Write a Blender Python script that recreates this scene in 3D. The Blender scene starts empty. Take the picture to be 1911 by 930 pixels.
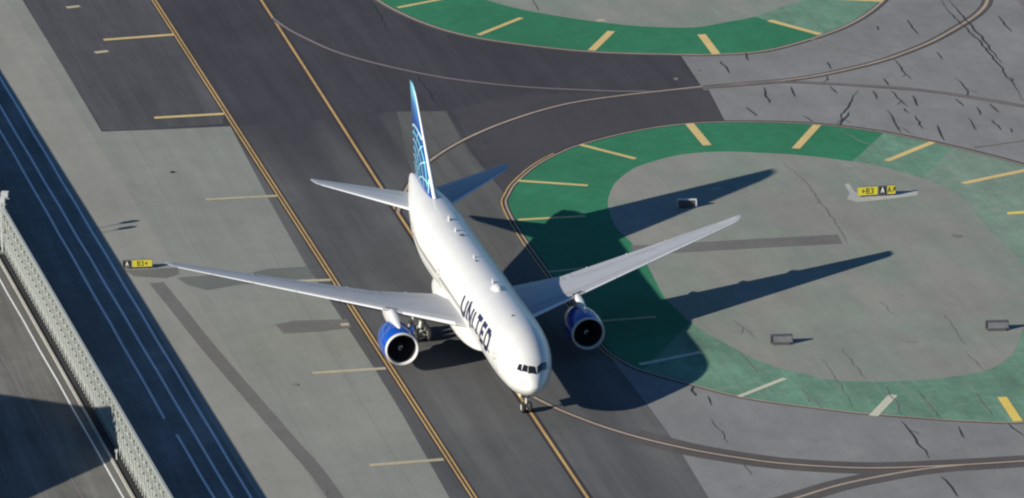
import bpy, bmesh, math, random
import numpy as np
from mathutils import Vector, Matrix
from mathutils.geometry import tessellate_polygon
random.seed(7)
PI = math.pi
SC = bpy.context.scene
COL = SC.collection

# ------------------------------------------------------------------ camera
AZ, EL, RO = 0.208780, 0.308900, -0.016761
CAM_POS = np.array([-125.333099, -580.112545, 208.237149])
FPX = 11964.08                                   # focal length in photograph pixels (1911 wide)
_f = np.array([math.sin(AZ)*math.cos(EL), math.cos(AZ)*math.cos(EL), -math.sin(EL)])
_r0 = np.array([math.cos(AZ), -math.sin(AZ), 0.0]); _u0 = np.cross(_r0, _f)
_r = math.cos(RO)*_r0 + math.sin(RO)*_u0
_u = -math.sin(RO)*_r0 + math.cos(RO)*_u0
cam_d = bpy.data.cameras.new('camera')
cam = bpy.data.objects.new('camera', cam_d); COL.objects.link(cam); SC.camera = cam
cam_d.sensor_width = 36; cam_d.sensor_fit = 'HORIZONTAL'
cam_d.lens = FPX/1911*36
cam_d.clip_start = 5; cam_d.clip_end = 12000
M = Matrix.Identity(4)
for i in range(3):
    M[i][0] = _r[i]; M[i][1] = _u[i]; M[i][2] = -_f[i]; M[i][3] = CAM_POS[i]
cam.matrix_world = M

# ------------------------------------------------------------------ light
SUNV = Vector((-2.3948, -0.9237, 1.0)).normalized()      # towards the sun
SUN_EL = math.asin(SUNV.z)
SUN_AZ = math.atan2(SUNV.x, SUNV.y)                      # from +Y, clockwise
w = bpy.data.worlds.new('World'); SC.world = w; w.use_nodes = True
nt = w.node_tree; nt.nodes.clear()
sky = nt.nodes.new('ShaderNodeTexSky'); sky.sky_type = 'NISHITA'; sky.sun_disc = False
sky.sun_elevation = SUN_EL; sky.sun_rotation = SUN_AZ
sky.air_density = 1.0; sky.dust_density = 0.0; sky.ozone_density = 6.0
bg = nt.nodes.new('ShaderNodeBackground'); bg.inputs['Strength'].default_value = 0.066
out = nt.nodes.new('ShaderNodeOutputWorld')
tn = nt.nodes.new('ShaderNodeVectorMath'); tn.operation = 'MULTIPLY'; tn.inputs[1].default_value = (0.90, 0.97, 0.98)
nt.links.new(sky.outputs[0], tn.inputs[0]); nt.links.new(tn.outputs[0], bg.inputs[0]); nt.links.new(bg.outputs[0], out.inputs[0])
sd = bpy.data.lights.new('sun', 'SUN'); sd.energy = 5.0; sd.angle = math.radians(0.53); sd.color = (1.0, 0.925, 0.80)
so = bpy.data.objects.new('sun', sd); COL.objects.link(so)
so.rotation_euler = SUNV.to_track_quat('Z', 'Y').to_euler()
vs = SC.view_settings
SC.display_settings.display_device = 'sRGB'
vs.view_transform = 'Standard'; vs.look = 'None'; vs.gamma = 1.0; vs.use_curve_mapping = False
vs.exposure = 0.56
SC.render.engine = 'CYCLES'
SC.cycles.filter_width = 2.2
SC.cycles.max_bounces = 5

# ------------------------------------------------------------------ helpers
def gp(px, py, z=0.0):
    """photograph pixel -> world point on the plane at height z"""
    d = _f + _r*(px-955.5)/FPX + _u*(465-py)/FPX
    t = (z-CAM_POS[2])/d[2]
    p = CAM_POS + t*d
    return (float(p[0]), float(p[1]))
def lin(c): return tuple((v/255/12.92 if v/255 <= 0.04045 else ((v/255+0.055)/1.055)**2.4) for v in c)
def crop(x0, y0, s, pts): return [(x0+x/s, y0+y/s) for x, y in pts]
def G(pts): return [gp(*p) for p in pts]
def smooth(pts, n=8, closed=False):
    P = [np.array(p, float) for p in pts]; m = len(P); res = []
    rng = range(m) if closed else range(m-1)
    for i in rng:
        if closed: a, b, c, d = P[(i-1) % m], P[i], P[(i+1) % m], P[(i+2) % m]
        else: a, b, c, d = P[max(i-1, 0)], P[i], P[i+1], P[min(i+2, m-1)]
        for k in range(n):
            t = k/n
            res.append(tuple(0.5*((2*b)+(-a+c)*t+(2*a-5*b+4*c-d)*t*t+(-a+3*b-3*c+d)*t**3)))
    if not closed: res.append(tuple(P[-1]))
    return res
def tag(o, label=None, cat=None, group=None, kind=None):
    if label: o['label'] = label
    if cat: o['category'] = cat
    if group: o['group'] = group
    if kind: o['kind'] = kind
    return o
def mesh_obj(name, verts, faces, mat, parent=None, smooth_sh=False):
    me = bpy.data.meshes.new(name); me.from_pydata([tuple(map(float, v)) for v in verts], [], faces)
    me.update()
    bm = bmesh.new(); bm.from_mesh(me); bmesh.ops.recalc_face_normals(bm, faces=bm.faces); bm.to_mesh(me); bm.free()
    if smooth_sh:
        for p in me.polygons: p.use_smooth = True
    o = bpy.data.objects.new(name, me); COL.objects.link(o)
    if mat: me.materials.append(mat)
    if parent is not None:
        o.parent = parent; o.matrix_parent_inverse = Matrix.Translation(-parent.location)
    return o
def empty(name, loc, label, cat, group=None):
    o = bpy.data.objects.new(name, None); COL.objects.link(o); o.location = loc; o.empty_display_size = 0.5
    return tag(o, label, cat, group)
class MB:
    """collects solids into one mesh"""
    def __init__(s): s.v = []; s.f = []
    def add(s, v, f):
        n = len(s.v); s.v += [tuple(map(float, p)) for p in v]; s.f += [tuple(i+n for i in q) for q in f]; return s
    def box(s, x0, x1, y0, y1, z0, z1):
        v = [(x, y, z) for z in (z0, z1) for y in (y0, y1) for x in (x0, x1)]
        return s.add(v, [(0,1,3,2), (4,6,7,5), (0,4,5,1), (2,3,7,6), (0,2,6,4), (1,5,7,3)])
    def obox(s, c, ax, ay, az):
        c = np.array(c, float); ax, ay, az = map(lambda a: np.array(a, float), (ax, ay, az))
        v = [c+i*ax+j*ay+k*az for k in (-1, 1) for j in (-1, 1) for i in (-1, 1)]
        return s.add(v, [(0,1,3,2), (4,6,7,5), (0,4,5,1), (2,3,7,6), (0,2,6,4), (1,5,7,3)])
    def tube(s, a, b, ra, rb=None, n=10):
        rb = ra if rb is None else rb
        a, b = Vector(a), Vector(b); d = (b-a).normalized()
        x = d.orthogonal().normalized(); y = d.cross(x)
        v = []
        for p, rr in ((a, ra), (b, rb)):
            for i in range(n):
                t = 2*PI*i/n; v.append(tuple(p+x*(rr*math.cos(t))+y*(rr*math.sin(t))))
        f = [(i, (i+1) % n, n+(i+1) % n, n+i) for i in range(n)]
        f += [tuple(range(n))[::-1], tuple(range(n, 2*n))]
        return s.add(v, f)
    def lathe(s, prof, c=(0, 0, 0), axis='y', n=48, closed=False):
        """prof: list of (along, radius)"""
        v = []; m = len(prof)
        for a, rr in prof:
            for i in range(n):
                t = 2*PI*i/n; p, q = rr*math.cos(t), rr*math.sin(t)
                v.append({'y': (c[0]+p, c[1]+a, c[2]+q), 'x': (c[0]+a, c[1]+p, c[2]+q), 'z': (c[0]+p, c[1]+q, c[2]+a)}[axis])
        f = [(j*n+i, j*n+(i+1) % n, (j+1)*n+(i+1) % n, (j+1)*n+i) for j in range(m-1) for i in range(n)]
        if closed: f += [((m-1)*n+i, (m-1)*n+(i+1) % n, (i+1) % n, i) for i in range(n)]
        return s.add(v, f)
    def build(s, name, mat, parent=None, sm=False): return mesh_obj(name, s.v, s.f, mat, parent, sm)
def auto_smooth(o, ang=35):
    me = o.data
    for p in me.polygons: p.use_smooth = True
    bm = bmesh.new(); bm.from_mesh(me)
    for e in bm.edges:
        if len(e.link_faces) == 2 and e.calc_face_angle(0) > math.radians(ang): e.smooth = False
    bm.to_mesh(me); bm.free(); return o

# ------------------------------------------------------------------ materials
def nodes_mat(name):
    m = bpy.data.materials.new(name); m.use_nodes = True; nt = m.node_tree
    return m, nt, nt.nodes['Principled BSDF']
def paint(name, col, rough=0.4, metal=0.0, coat=0.0, var=0.06, scale=1.5):
    m, nt, b = nodes_mat(name); L = nt.links.new
    tc = nt.nodes.new('ShaderNodeTexCoord'); n = nt.nodes.new('ShaderNodeTexNoise')
    n.inputs['Scale'].default_value = scale; n.inputs['Detail'].default_value = 6; L(tc.outputs['Object'], n.inputs['Vector'])
    mp = nt.nodes.new('ShaderNodeMapRange'); mp.inputs[1].default_value = 0.3; mp.inputs[2].default_value = 0.7
    mp.inputs[3].default_value = 1-var; mp.inputs[4].default_value = 1+var*0.6; L(n.outputs[0], mp.inputs[0])
    mx = nt.nodes.new('ShaderNodeVectorMath'); mx.operation = 'SCALE'; mx.inputs[0].default_value = col; L(mp.outputs[0], mx.inputs['Scale'])
    L(mx.outputs[0], b.inputs['Base Color'])
    b.inputs['Roughness'].default_value = rough; b.inputs['Metallic'].default_value = metal; b.inputs['Coat Weight'].default_value = coat
    return m
def ground_mat(name, col, blotch=0.12, streak=0.0, grain=0.10, ang=0.0, tint=None, tint_amt=0.0, joints=0.0, jsize=6.1, rough=0.9, wear=0.0, wear_col=None, sx=0.45, sy=0.018, fade=None, stain=0.10):
    """weathered pavement: broad blotches, rubber/wear streaks along the taxiway, aggregate grain, slab joints"""
    m, nt, b = nodes_mat(name); L = nt.links.new; N = nt.nodes.new
    tc = N('ShaderNodeTexCoord')
    def noise(sc, vec, det=5, rough_=0.6, scale3=None):
        mpn = N('ShaderNodeMapping'); L(vec, mpn.inputs[0]); mpn.inputs['Rotation'].default_value = (0, 0, ang)
        if scale3: mpn.inputs['Scale'].default_value = scale3
        n = N('ShaderNodeTexNoise'); n.inputs['Scale'].default_value = sc; n.inputs['Detail'].default_value = det; n.inputs['Roughness'].default_value = rough_
        L(mpn.outputs[0], n.inputs['Vector']); return n.outputs[0]
    def rng(v, lo, hi, a=0.3, c=0.7):
        q = N('ShaderNodeMapRange'); q.inputs[1].default_value = a; q.inputs[2].default_value = c
        q.inputs[3].default_value = lo; q.inputs[4].default_value = hi; L(v, q.inputs[0]); return q.outputs[0]
    def mul(a, c):
        q = N('ShaderNodeMath'); q.operation = 'MULTIPLY'; L(a, q.inputs[0]); L(c, q.inputs[1]); return q.outputs[0]
    V = tc.outputs['Object']
    f = rng(noise(0.055, V, 6), 1-blotch, 1+blotch)
    f = mul(f, rng(noise(0.4, V, 6), 1-blotch*0.55, 1+blotch*0.55))
    f = mul(f, rng(noise(6.0, V, 3), 1-grain, 1+grain))
    f = mul(f, rng(noise(0.13, V, 9, 0.72, (1.0, 0.5, 1)), 1-blotch*0.8, 1+blotch*0.8, 0.36, 0.64))
    f = mul(f, rng(noise(0.75, V, 5, 0.7, (1.0, 0.35, 1)), 1.0, 1-stain, 0.60, 0.70))
    f = mul(f, rng(noise(0.30, V, 7, 0.75, (1.6, 0.22, 1)), 1.0, 1+stain*0.6, 0.58, 0.72))
    if streak:
        f = mul(f, rng(noise(1.0, V, 4, 0.55, (sx, sy, 1)), 1-streak, 1+streak*0.7, 0.32, 0.68))
        f = mul(f, rng(noise(1.0, V, 3, 0.6, (2.6, 0.05, 1)), 1-streak*0.4, 1+streak*0.3, 0.35, 0.65))
    if joints:
        sp = N('ShaderNodeSeparateXYZ'); L(V, sp.inputs[0])
        for k in (0, 1):
            a = N('ShaderNodeMath'); a.operation = 'DIVIDE'; a.inputs[1].default_value = jsize; L(sp.outputs[k], a.inputs[0])
            fr = N('ShaderNodeMath'); fr.operation = 'FRACT'; L(a.outputs[0], fr.inputs[0])
            pp = N('ShaderNodeMath'); pp.operation = 'PINGPONG'; pp.inputs[1].default_value = 0.5; L(fr.outputs[0], pp.inputs[0])
            f = mul(f, rng(pp.outputs[0], 1-joints*(1 if k == 0 else 0.5), 1.0, 0.0, 0.018 if k == 0 else 0.03))
    base = N('ShaderNodeRGB'); base.outputs[0].default_value = (*col, 1); c = base.outputs[0]
    if tint:
        mx = N('ShaderNodeMix'); mx.data_type = 'RGBA'; mx.inputs[7].default_value = (*tint, 1); L(c, mx.inputs[6])
        L(rng(noise(0.09, V, 5, 0.6, (1.0, 0.45, 1)), 0, tint_amt, 0.42, 0.66), mx.inputs[0]); c = mx.outputs[2]
    if wear:
        mx = N('ShaderNodeMix'); mx.data_type = 'RGBA'; mx.inputs[7].default_value = (*wear_col, 1); L(c, mx.inputs[6])
        L(rng(noise(0.8, V, 9, 0.72), 0, wear, 0.47, 0.66), mx.inputs[0]); c = mx.outputs[2]
    if fade:      # rubber laid down towards the junction: long streaks that thin out along +Y .. -Y
        sp2 = N('ShaderNodeSeparateXYZ'); L(V, sp2.inputs[0])
        ramp = rng(sp2.outputs[1], 0.0, 1.0, fade[1], fade[2])
        st = rng(noise(1.0, V, 3, 0.5, (0.22, 0.008, 1)), 0.0, 1.0, 0.40, 0.60)
        ad = N('ShaderNodeMath'); ad.operation = 'MULTIPLY_ADD'; L(ramp, ad.inputs[0]); ad.inputs[1].default_value = 1.0
        m2 = N('ShaderNodeMath'); m2.operation = 'MULTIPLY'; L(st, m2.inputs[0]); m2.inputs[1].default_value = 0.45
        L(m2.outputs[0], ad.inputs[2]); ad.use_clamp = True
        mx = N('ShaderNodeMix'); mx.data_type = 'RGBA'; mx.inputs[7].default_value = (*fade[0], 1); L(c, mx.inputs[6]); L(ad.outputs[0], mx.inputs[0]); c = mx.outputs[2]
    s = N('ShaderNodeVectorMath'); s.operation = 'SCALE'; L(c, s.inputs[0]); L(f, s.inputs['Scale'])
    L(s.outputs[0], b.inputs['Base Color']); b.inputs['Roughness'].default_value = rough; b.inputs['Specular IOR Level'].default_value = 0.25
    bp = N('ShaderNodeBump'); bp.inputs['Strength'].default_value = 0.25; bp.inputs['Distance'].default_value = 0.02
    L(noise(9.0, V, 4), bp.inputs['Height']); L(bp.outputs[0], b.inputs['Normal'])
    return m

CONC = (0.235, 0.245, 0.215)
m_conc_left = ground_mat('concrete apron', CONC, blotch=0.07, streak=0.06, grain=0.06, joints=0.10, jsize=7.6)
m_conc_shoulder = ground_mat('pale shoulder', (0.262, 0.262, 0.232), blotch=0.06, streak=0.05, grain=0.06)
m_conc_right = ground_mat('grey concrete', (0.208, 0.208, 0.205), blotch=0.10, streak=0.05, grain=0.08, ang=0.55, sy=0.1, stain=0.14)
m_island = ground_mat('island concrete', (0.245, 0.243, 0.215), blotch=0.07, streak=0.05, grain=0.05, tint=(0.165, 0.235, 0.185), tint_amt=0.6, sy=0.08, stain=0.12)
m_asph_dark = ground_mat('dark asphalt', (0.051, 0.049, 0.057), blotch=0.09, streak=0.16, grain=0.08)
m_asph_mid = ground_mat('worn asphalt', (0.112, 0.114, 0.112), blotch=0.08, streak=0.14, grain=0.08, sx=0.17, fade=((0.052, 0.051, 0.058), 84, 121))
m_asph_branch = ground_mat('branch asphalt', (0.058, 0.056, 0.062), blotch=0.10, streak=0.05, grain=0.08)
m_asph_patch = ground_mat('patch asphalt', (0.078, 0.078, 0.083), blotch=0.10, streak=0.22, grain=0.08, sx=0.35)
m_centre_patch = ground_mat('pale slab', (0.105, 0.104, 0.098), blotch=0.06, streak=0.18, grain=0.08)
m_repair = ground_mat('repair strip', (0.145, 0.142, 0.132), blotch=0.10, grain=0.08)
m_repair_green = ground_mat('repair stain', (0.135, 0.145, 0.132), blotch=0.10, grain=0.08)
m_green = ground_mat('green paint', (0.024, 0.175, 0.085), blotch=0.10, grain=0.07, streak=0.05, sy=0.1, wear=0.22, wear_col=(0.10, 0.19, 0.13))
m_green_faded = ground_mat('faded green paint', (0.120, 0.240, 0.165), blotch=0.14, grain=0.08, streak=0.16, sy=0.12, stain=0.16, wear=0.75, wear_col=(0.18, 0.25, 0.195))
m_green_pale = ground_mat('pale green wash', (0.165, 0.25, 0.19), blotch=0.12, grain=0.06, streak=0.10, sy=0.12, wear=0.8, wear_col=(0.235, 0.245, 0.215))
m_yellow = ground_mat('yellow marking', (0.62, 0.46, 0.19), blotch=0.06, grain=0.10, wear=0.4, wear_col=(0.38, 0.33, 0.22))
m_yellow_line = ground_mat('orange yellow line', (0.50, 0.33, 0.12), blotch=0.08, grain=0.12, wear=0.6, wear_col=(0.26, 0.20, 0.13))
m_yellow_bright = ground_mat('bright yellow marking', (0.70, 0.52, 0.12), blotch=0.05, grain=0.08)
m_yellow_faded = ground_mat('faded marking', (0.46, 0.40, 0.27), blotch=0.08, grain=0.08, wear=0.6, wear_col=(0.29, 0.28, 0.23))
m_cream = ground_mat('cream marking', (0.50, 0.50, 0.40), blotch=0.06, grain=0.08)
m_line_tan = ground_mat('tan line', (0.38, 0.31, 0.24), blotch=0.08, grain=0.10, wear=0.5, wear_col=(0.24, 0.20, 0.18))
m_line_mauve = ground_mat('worn line', (0.19, 0.165, 0.17), blotch=0.08, grain=0.10)
m_line_border = ground_mat('line border', (0.045, 0.035, 0.038), blotch=0.10, grain=0.10)
m_rubber = ground_mat('rubber band', (0.088, 0.080, 0.076), blotch=0.14, grain=0.10)
m_crack = ground_mat('sealed crack', (0.045, 0.046, 0.048), blotch=0.2, grain=0.1)
m_crack_soft = ground_mat('faint crack', (0.192, 0.198, 0.180), blotch=0.2, grain=0.1)
m_white_line = ground_mat('white lane line', (0.74, 0.73, 0.72), blotch=0.06, grain=0.08)
m_road = ground_mat('service road', (0.150, 0.148, 0.136), blotch=0.14, streak=0.30, grain=0.08)
m_road_shade = ground_mat('perimeter road', (0.19, 0.185, 0.175), blotch=0.22, streak=0.22, grain=0.08)
m_pad = ground_mat('pale pad', (0.40, 0.40, 0.38), blotch=0.12, grain=0.10)
m_kerb = ground_mat('kerb', (0.40, 0.39, 0.35), blotch=0.10, grain=0.10)
m_dark_strip = ground_mat('painted gap shade', (0.03, 0.03, 0.03), blotch=0.2, grain=0.1)  # near-black colour stands in for shade in the gap below the fence

# ------------------------------------------------------------------ ground
def sheet(name, pts, z, mat):
    tri = tessellate_polygon([[Vector((x, y, 0)) for x, y in pts]])
    o = mesh_obj(name, [(x, y, z) for x, y in pts], [tuple(t) for t in tri], mat)
    me = o.data
    bm = bmesh.new(); bm.from_mesh(me)
    for f in bm.faces:
        if f.normal.z < 0: f.normal_flip()
    bm.to_mesh(me); bm.free()
    return tag(o, kind='structure')
def ribbon_vf(pts, wd, z, taper=False):
    v = []; n = len(pts)
    for i, p in enumerate(pts):
        a = np.array(pts[max(i-1, 0)]); b = np.array(pts[min(i+1, n-1)]); d = b-a
        d = d/(np.linalg.norm(d)+1e-9); nn = np.array([-d[1], d[0]])
        ww = wd/2
        if taper: ww *= max(0.25, math.sin(PI*(i+0.3)/(n-0.4)))
        v += [(p[0]+nn[0]*ww, p[1]+nn[1]*ww, z), (p[0]-nn[0]*ww, p[1]-nn[1]*ww, z)]
    return v, [(2*i, 2*i+1, 2*i+3, 2*i+2) for i in range(n-1)]
def strip(name, pts, wd, z, mat):
    v, f = ribbon_vf(pts, wd, z)
    o = mesh_obj(name, v, f, mat); return tag(o, kind='structure')
def line_px(name, pts, wd, z, mat, sm=True, off=0.0):
    P = G(pts)
    if sm and len(P) > 2: P = smooth(P, 8)
    if off:
        Q = []
        for i in range(len(P)):
            a = np.array(P[max(i-1, 0)]); b = np.array(P[min(i+1, len(P)-1)]); d = (b-a)/np.linalg.norm(b-a)
            Q.append((P[i][0]-d[1]*off, P[i][1]+d[0]*off))
        P = Q
    return strip(name, P, wd, z, mat)

SH = lambda y: -30.50 - 0.0245*y                 # edge of the apron beside the perimeter road
FX = lambda y: -40.76 - 0.0278*y                 # line of the blast fence
tag(mesh_obj('ground', [(-6000, -4000, 0), (6000, -4000, 0), (6000, 9000, 0), (-6000, 9000, 0)], [(0, 1, 2, 3)], m_conc_right), kind='structure')
Y0, Y1 = -60, 320
sheet('apron_concrete', [(SH(Y0), Y0), (-8, Y0), (-8, Y1), (SH(Y1), Y1)], 0.004, m_conc_left)
strip('apron_shoulder', [(SH(y)+3.1, y) for y in (Y0, 60, Y1)], 6.0, 0.008, m_conc_shoulder)
strip('perimeter_road', [((SH(y)+FX(y))/2, y) for y in (Y0, 60, Y1)], 10.6, 0.012, m_road_shade)
sheet('service_road', [(FX(Y0)-30, Y0), (FX(Y0)-1.3, Y0), (FX(Y1)-1.3, Y1), (FX(Y1)-30, Y1)], 0.004, m_road)

# taxiway asphalt: long worn strip, darker northern stretch, branch to the right
def X_at(px, py): return gp(px, py)[0]
left_edge = G([(430, 236), (500, 370), (572, 497), (640, 598), (700, 690), (750, 772), (840, 932)])
right_edge = G([(1340, 960), (1322, 930), (1262, 830), (1200, 745), (1130, 655)])
tw = left_edge + [(left_edge[-1][0]+0.3, -70), (14.6+9, -70)] + right_edge[0:] + [(15.5, 40), (15.5, 88), (15.0, 119), (-8, 119)]
sheet('taxiway', tw, 0.012, m_asph_mid)
dk = G([(40, -3), (116, 122), (190, 246), (300, 242), (430, 236), (487, 231), (640, 222), (741, 207), (834, 206), (875, 280), (941, 362), (985, 440), (1010, 470)])
dk2 = [(16, 62)] + G([(1040, 340), (1200, 262), (1352, 226), (1310, 164), (1270, 104), (1000, 60), (760, -20), (720, -160)])
dk_full = dk + dk2 + [(-6, 320), (-28, 320), (-24, 240)]
sheet('taxiway_dark_asphalt', dk_full, 0.016, m_asph_dark)
sheet('asphalt_branch', G([(845, 204), (980, 176), (1160, 174), (1322, 168), (1352, 226), (1200, 262), (1060, 300), (1000, 350), (965, 400), (946, 372), (900, 300), (878, 270)]), 0.020, m_asph_branch)
sheet('asphalt_patch', G([(44, 0), (116, 122), (192, 244), (300, 240), (416, 232), (418, 218), (350, 100), (292, 0)]), 0.020, m_asph_patch)
sheet('pale_slab_strip', G([(741, 209), (833, 208), (872, 282), (938, 364), (975, 436), (960, 470), (930, 520), (880, 520), (800, 400), (762, 300)]), 0.020, m_centre_patch)
# repairs and stains on the apron
line_px('repair_strip', [(292, 528), (330, 575), (390, 650), (452, 722), (530, 812), (590, 880), (640, 950)], 1.55, 0.012, m_repair)
sheet('repair_patch', G([(330, 519), (401, 513), (458, 512), (500, 502), (575, 498), (585, 520), (520, 530), (450, 531), (386, 542), (350, 532)]), 0.016, m_repair_green)
sheet('stained_patch', G([(513, 606), (550, 599), (648, 596), (655, 612), (600, 619), (530, 623)]), 0.016, m_repair)
sheet('stained_strip', G([(232, 505), (330, 500), (335, 512), (310, 520), (250, 516)]), 0.016, m_repair)
sheet('yellow_sign_stain', G([(1330, 352), (1344, 350), (1344, 353), (1330, 355)]), 0.0402, m_pad)

# ---- green islands
outerL = [(945, 385), (950, 362), (965, 340), (1000, 310), (1040, 288), (1085, 270), (1180, 246), (1285, 231), (1400, 228), (1530, 233), (1650, 248), (1780, 275), (1911, 309), (2040, 355), (2150, 430), (2200, 540), (2190, 660), (2120, 740), (2020, 778), (1911, 789), (1800, 786), (1700, 779), (1600, 771), (1550, 765), (1400, 745), (1290, 718), (1200, 692), (1165, 676), (1128, 650), (1075, 582), (1023, 508), (975, 440)]
innerL = [(1135, 385), (1138, 362), (1150, 340), (1175, 320), (1200, 308), (1262, 291), (1330, 284), (1400, 285), (1500, 291), (1590, 302), (1646, 312), (1721, 334), (1795, 370), (1832, 412), (1870, 453), (1911, 498), (1925, 560), (1911, 610), (1893, 657), (1847, 690), (1769, 705), (1662, 713), (1551, 710), (1500, 698), (1431, 680), (1339, 634), (1288, 602), (1265, 580), (1238, 553), (1205, 490), (1175, 450), (1150, 425)]
OL = smooth(G(outerL), 6, True); IL = smooth(G(innerL), 6, True)
# island base in pale washed green, then the band pieces
sheet('island_green_wash', OL, 0.024, m_green_faded)
sheet('island_concrete', IL, 0.032, m_island)
def band(name, oi, ii, mat, z):
    """band between outer indices oi (a..b) and inner indices ii (a..b), going round"""
    def seq(P, a, b):
        n = len(P); k = a; r_ = [P[k % n]]
        while k % n != b % n: k += 1; r_.append(P[k % n])
        return r_
    o_ = seq(OL, oi[0]*6, oi[1]*6); i_ = seq(IL, ii[0]*6, ii[1]*6)
    return sheet(name, o_+i_[::-1], z, mat)
n_o, n_i = len(outerL), len(innerL)
# bright paint: from lower left (under the wing shadow) round to the top (1640,250)-(1590,302)
band('green_paint_band', (26, 10+n_o), (26, 9+n_i), m_green, 0.028)
# paler zone along the right side of the island
band('green_paint_fade', (11, 17), (11, 17), m_green_pale, 0.028)
# upper island
outerU = [(560, -90), (640, -40), (700, -2), (740, 21), (800, 47), (870, 67), (960, 82), (1100, 97), (1250, 102), (1340, 102), (1430, 95), (1530, 68), (1600, 38), (1650, 0), (1690, -50), (1680, -140), (1500, -230), (1100, -260), (750, -200)]
innerU = [(780, -50), (830, -25), (899, -2), (963, 16), (1044, 31), (1120, 42), (1200, 50), (1293, 52), (1350, 43), (1408, 32), (1460, 14), (1500, -4), (1510, -60), (1300, -120), (1000, -120), (830, -90)]
OU = smooth(G(outerU), 6, True); IU = smooth(G(innerU), 6, True)
sheet('upper_island_green_wash', OU, 0.024, m_green_faded)
sheet('upper_island_concrete', IU, 0.032, m_island)
bU = OU[0:11*6+1] + G([(1480, 52)]) + IU[0:9*6+1][::-1]
sheet('upper_green_paint_band', bU, 0.028, m_green)

# ---- painted lines (each a little above what it lies on)
lineLc = lambda y: -10.22 - 0.0056*y
strip('taxiway_edge_border', [(lineLc(y), y) for y in (-60, 60, 320)], 0.95, 0.024, m_line_border)
for s in (-1, 1): strip('taxiway_edge_line', [(lineLc(y)+s*0.2, y) for y in (-60, 60, 320)], 0.19, 0.028, m_yellow_line)
cy = [(-60, 0.30), (-20, 0.33), (6, 0.39), (50, 0.5), (86, 0.73), (120, 1.1), (164, 1.53), (320, 3.0)]
CL = [(x, y) for y, x in cy]
strip('taxiway_centreline_border', smooth(CL, 4), 0.95, 0.0242, m_line_border)
strip('taxiway_centreline', smooth(CL, 4), 0.29, 0.0282, m_yellow_line)
def both(name, pts, wd, bw, mat, z=0.036, bmat=None, sm=True):
    line_px(name+'_border', pts, bw, z, bmat or m_line_border, sm)
    line_px(name, pts, wd, z+0.004, mat, sm)
upper_curve = [(508, 34), (530, 50), (560, 67), (624, 96), (702, 119), (802, 141), (882, 153), (979, 163), (1076, 168), (1160, 171), (1240, 170), (1311, 164)]
both('upper_lead_off_line', upper_curve, 0.42, 0.7, m_line_mauve)
both('tail_lead_off_line', [(742, 398), (752, 366), (775, 328), (805, 299), (850, 270), (899, 246), (947, 227), (1012, 206), (1076, 191), (1160, 179), (1240, 170), (1311, 162)], 0.38, 0.8, m_line_tan, z=0.044)
br1 = crop(1200, 0, 2.688, [(300, 440), (500, 422), (700, 405), (860, 383), (1020, 350), (1180, 310), (1300, 270), (1440, 213), (1560, 148), (1650, 92), (1700, 50), (1725, 10), (1735, -60)])
br2 = crop(1200, 0, 2.688, [(300, 442), (500, 428), (700, 413), (900, 420), (1100, 432), (1400, 455), (1660, 492), (1911, 535), (2100, 575)])
both('branch_lead_line', br1, 0.40, 1.3, m_line_tan, bmat=m_rubber)
both('branch_side_line', br2, 0.36, 0.9, m_line_mauve, z=0.044, bmat=m_rubber)
line_px('corner_line', crop(1200, 0, 2.688, [(1870, -20), (1890, 10), (1925, 60), (1960, 120)]), 0.5, 0.044, m_line_mauve)
low = [(996, 742), (1020, 754), (1050, 768), (1120, 795), (1200, 819), (1292, 840), (1385, 856), (1477, 867), (1616, 874), (1755, 870), (1911, 861), (2050, 850)]
line_px('lower_curve_rubber', [(1180, 812), (1230, 825)]+low[5:], 3.3, 0.024, m_rubber)
both('lower_lead_off_line', low, 0.36, 0.75, m_line_tan)
low2 = [(1400, 965), (1440, 945), (1496, 927), (1570, 905), (1662, 886), (1732, 875), (1800, 868)]
line_px('lower_branch_rubber', low2, 3.0, 0.0242, m_rubber)
line_px('lower_branch_line', low2, 0.36, 0.044, m_line_tan)
# island outlines
def outline(name, P, wd, z, mat, a=None, b=None, off=0.0):
    n = len(P); c = np.mean(P, 0); Q = P if a is None else [P[k % n] for k in range(a, b+1)]
    R_ = []
    m_ = len(Q)
    for i in range(m_):
        p0 = np.array(Q[max(i-1, 0)]); p1 = np.array(Q[min(i+1, m_-1)]); d = (p1-p0)/(np.linalg.norm(p1-p0)+1e-9)
        R_.append((Q[i][0]-d[1]*off, Q[i][1]+d[0]*off))
    strip(name, R_, wd, z, mat)
nn = len(OL)
outline('island_edge_border', OL, 0.8, 0.036, m_line_border, 27*6, 27*6+22*6, 0.12)
outline('island_edge_border', OL, 0.55, 0.036, m_rubber, 17*6, 27*6, 0.12)
outline('island_edge_line', OL, 0.22, 0.040, m_line_tan, 0, nn, 0.0)
outline('island_edge_outer_line', OL, 0.18, 0.040, m_yellow_line, 27*6, 27*6+9*6, 0.45)
outline('upper_island_edge_border', OU, 0.9, 0.036, m_rubber, 0, 15*6, -0.1)
outline('upper_island_edge_line', OU, 0.3, 0.040, m_line_tan, 0, 15*6, 0.0)

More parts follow.
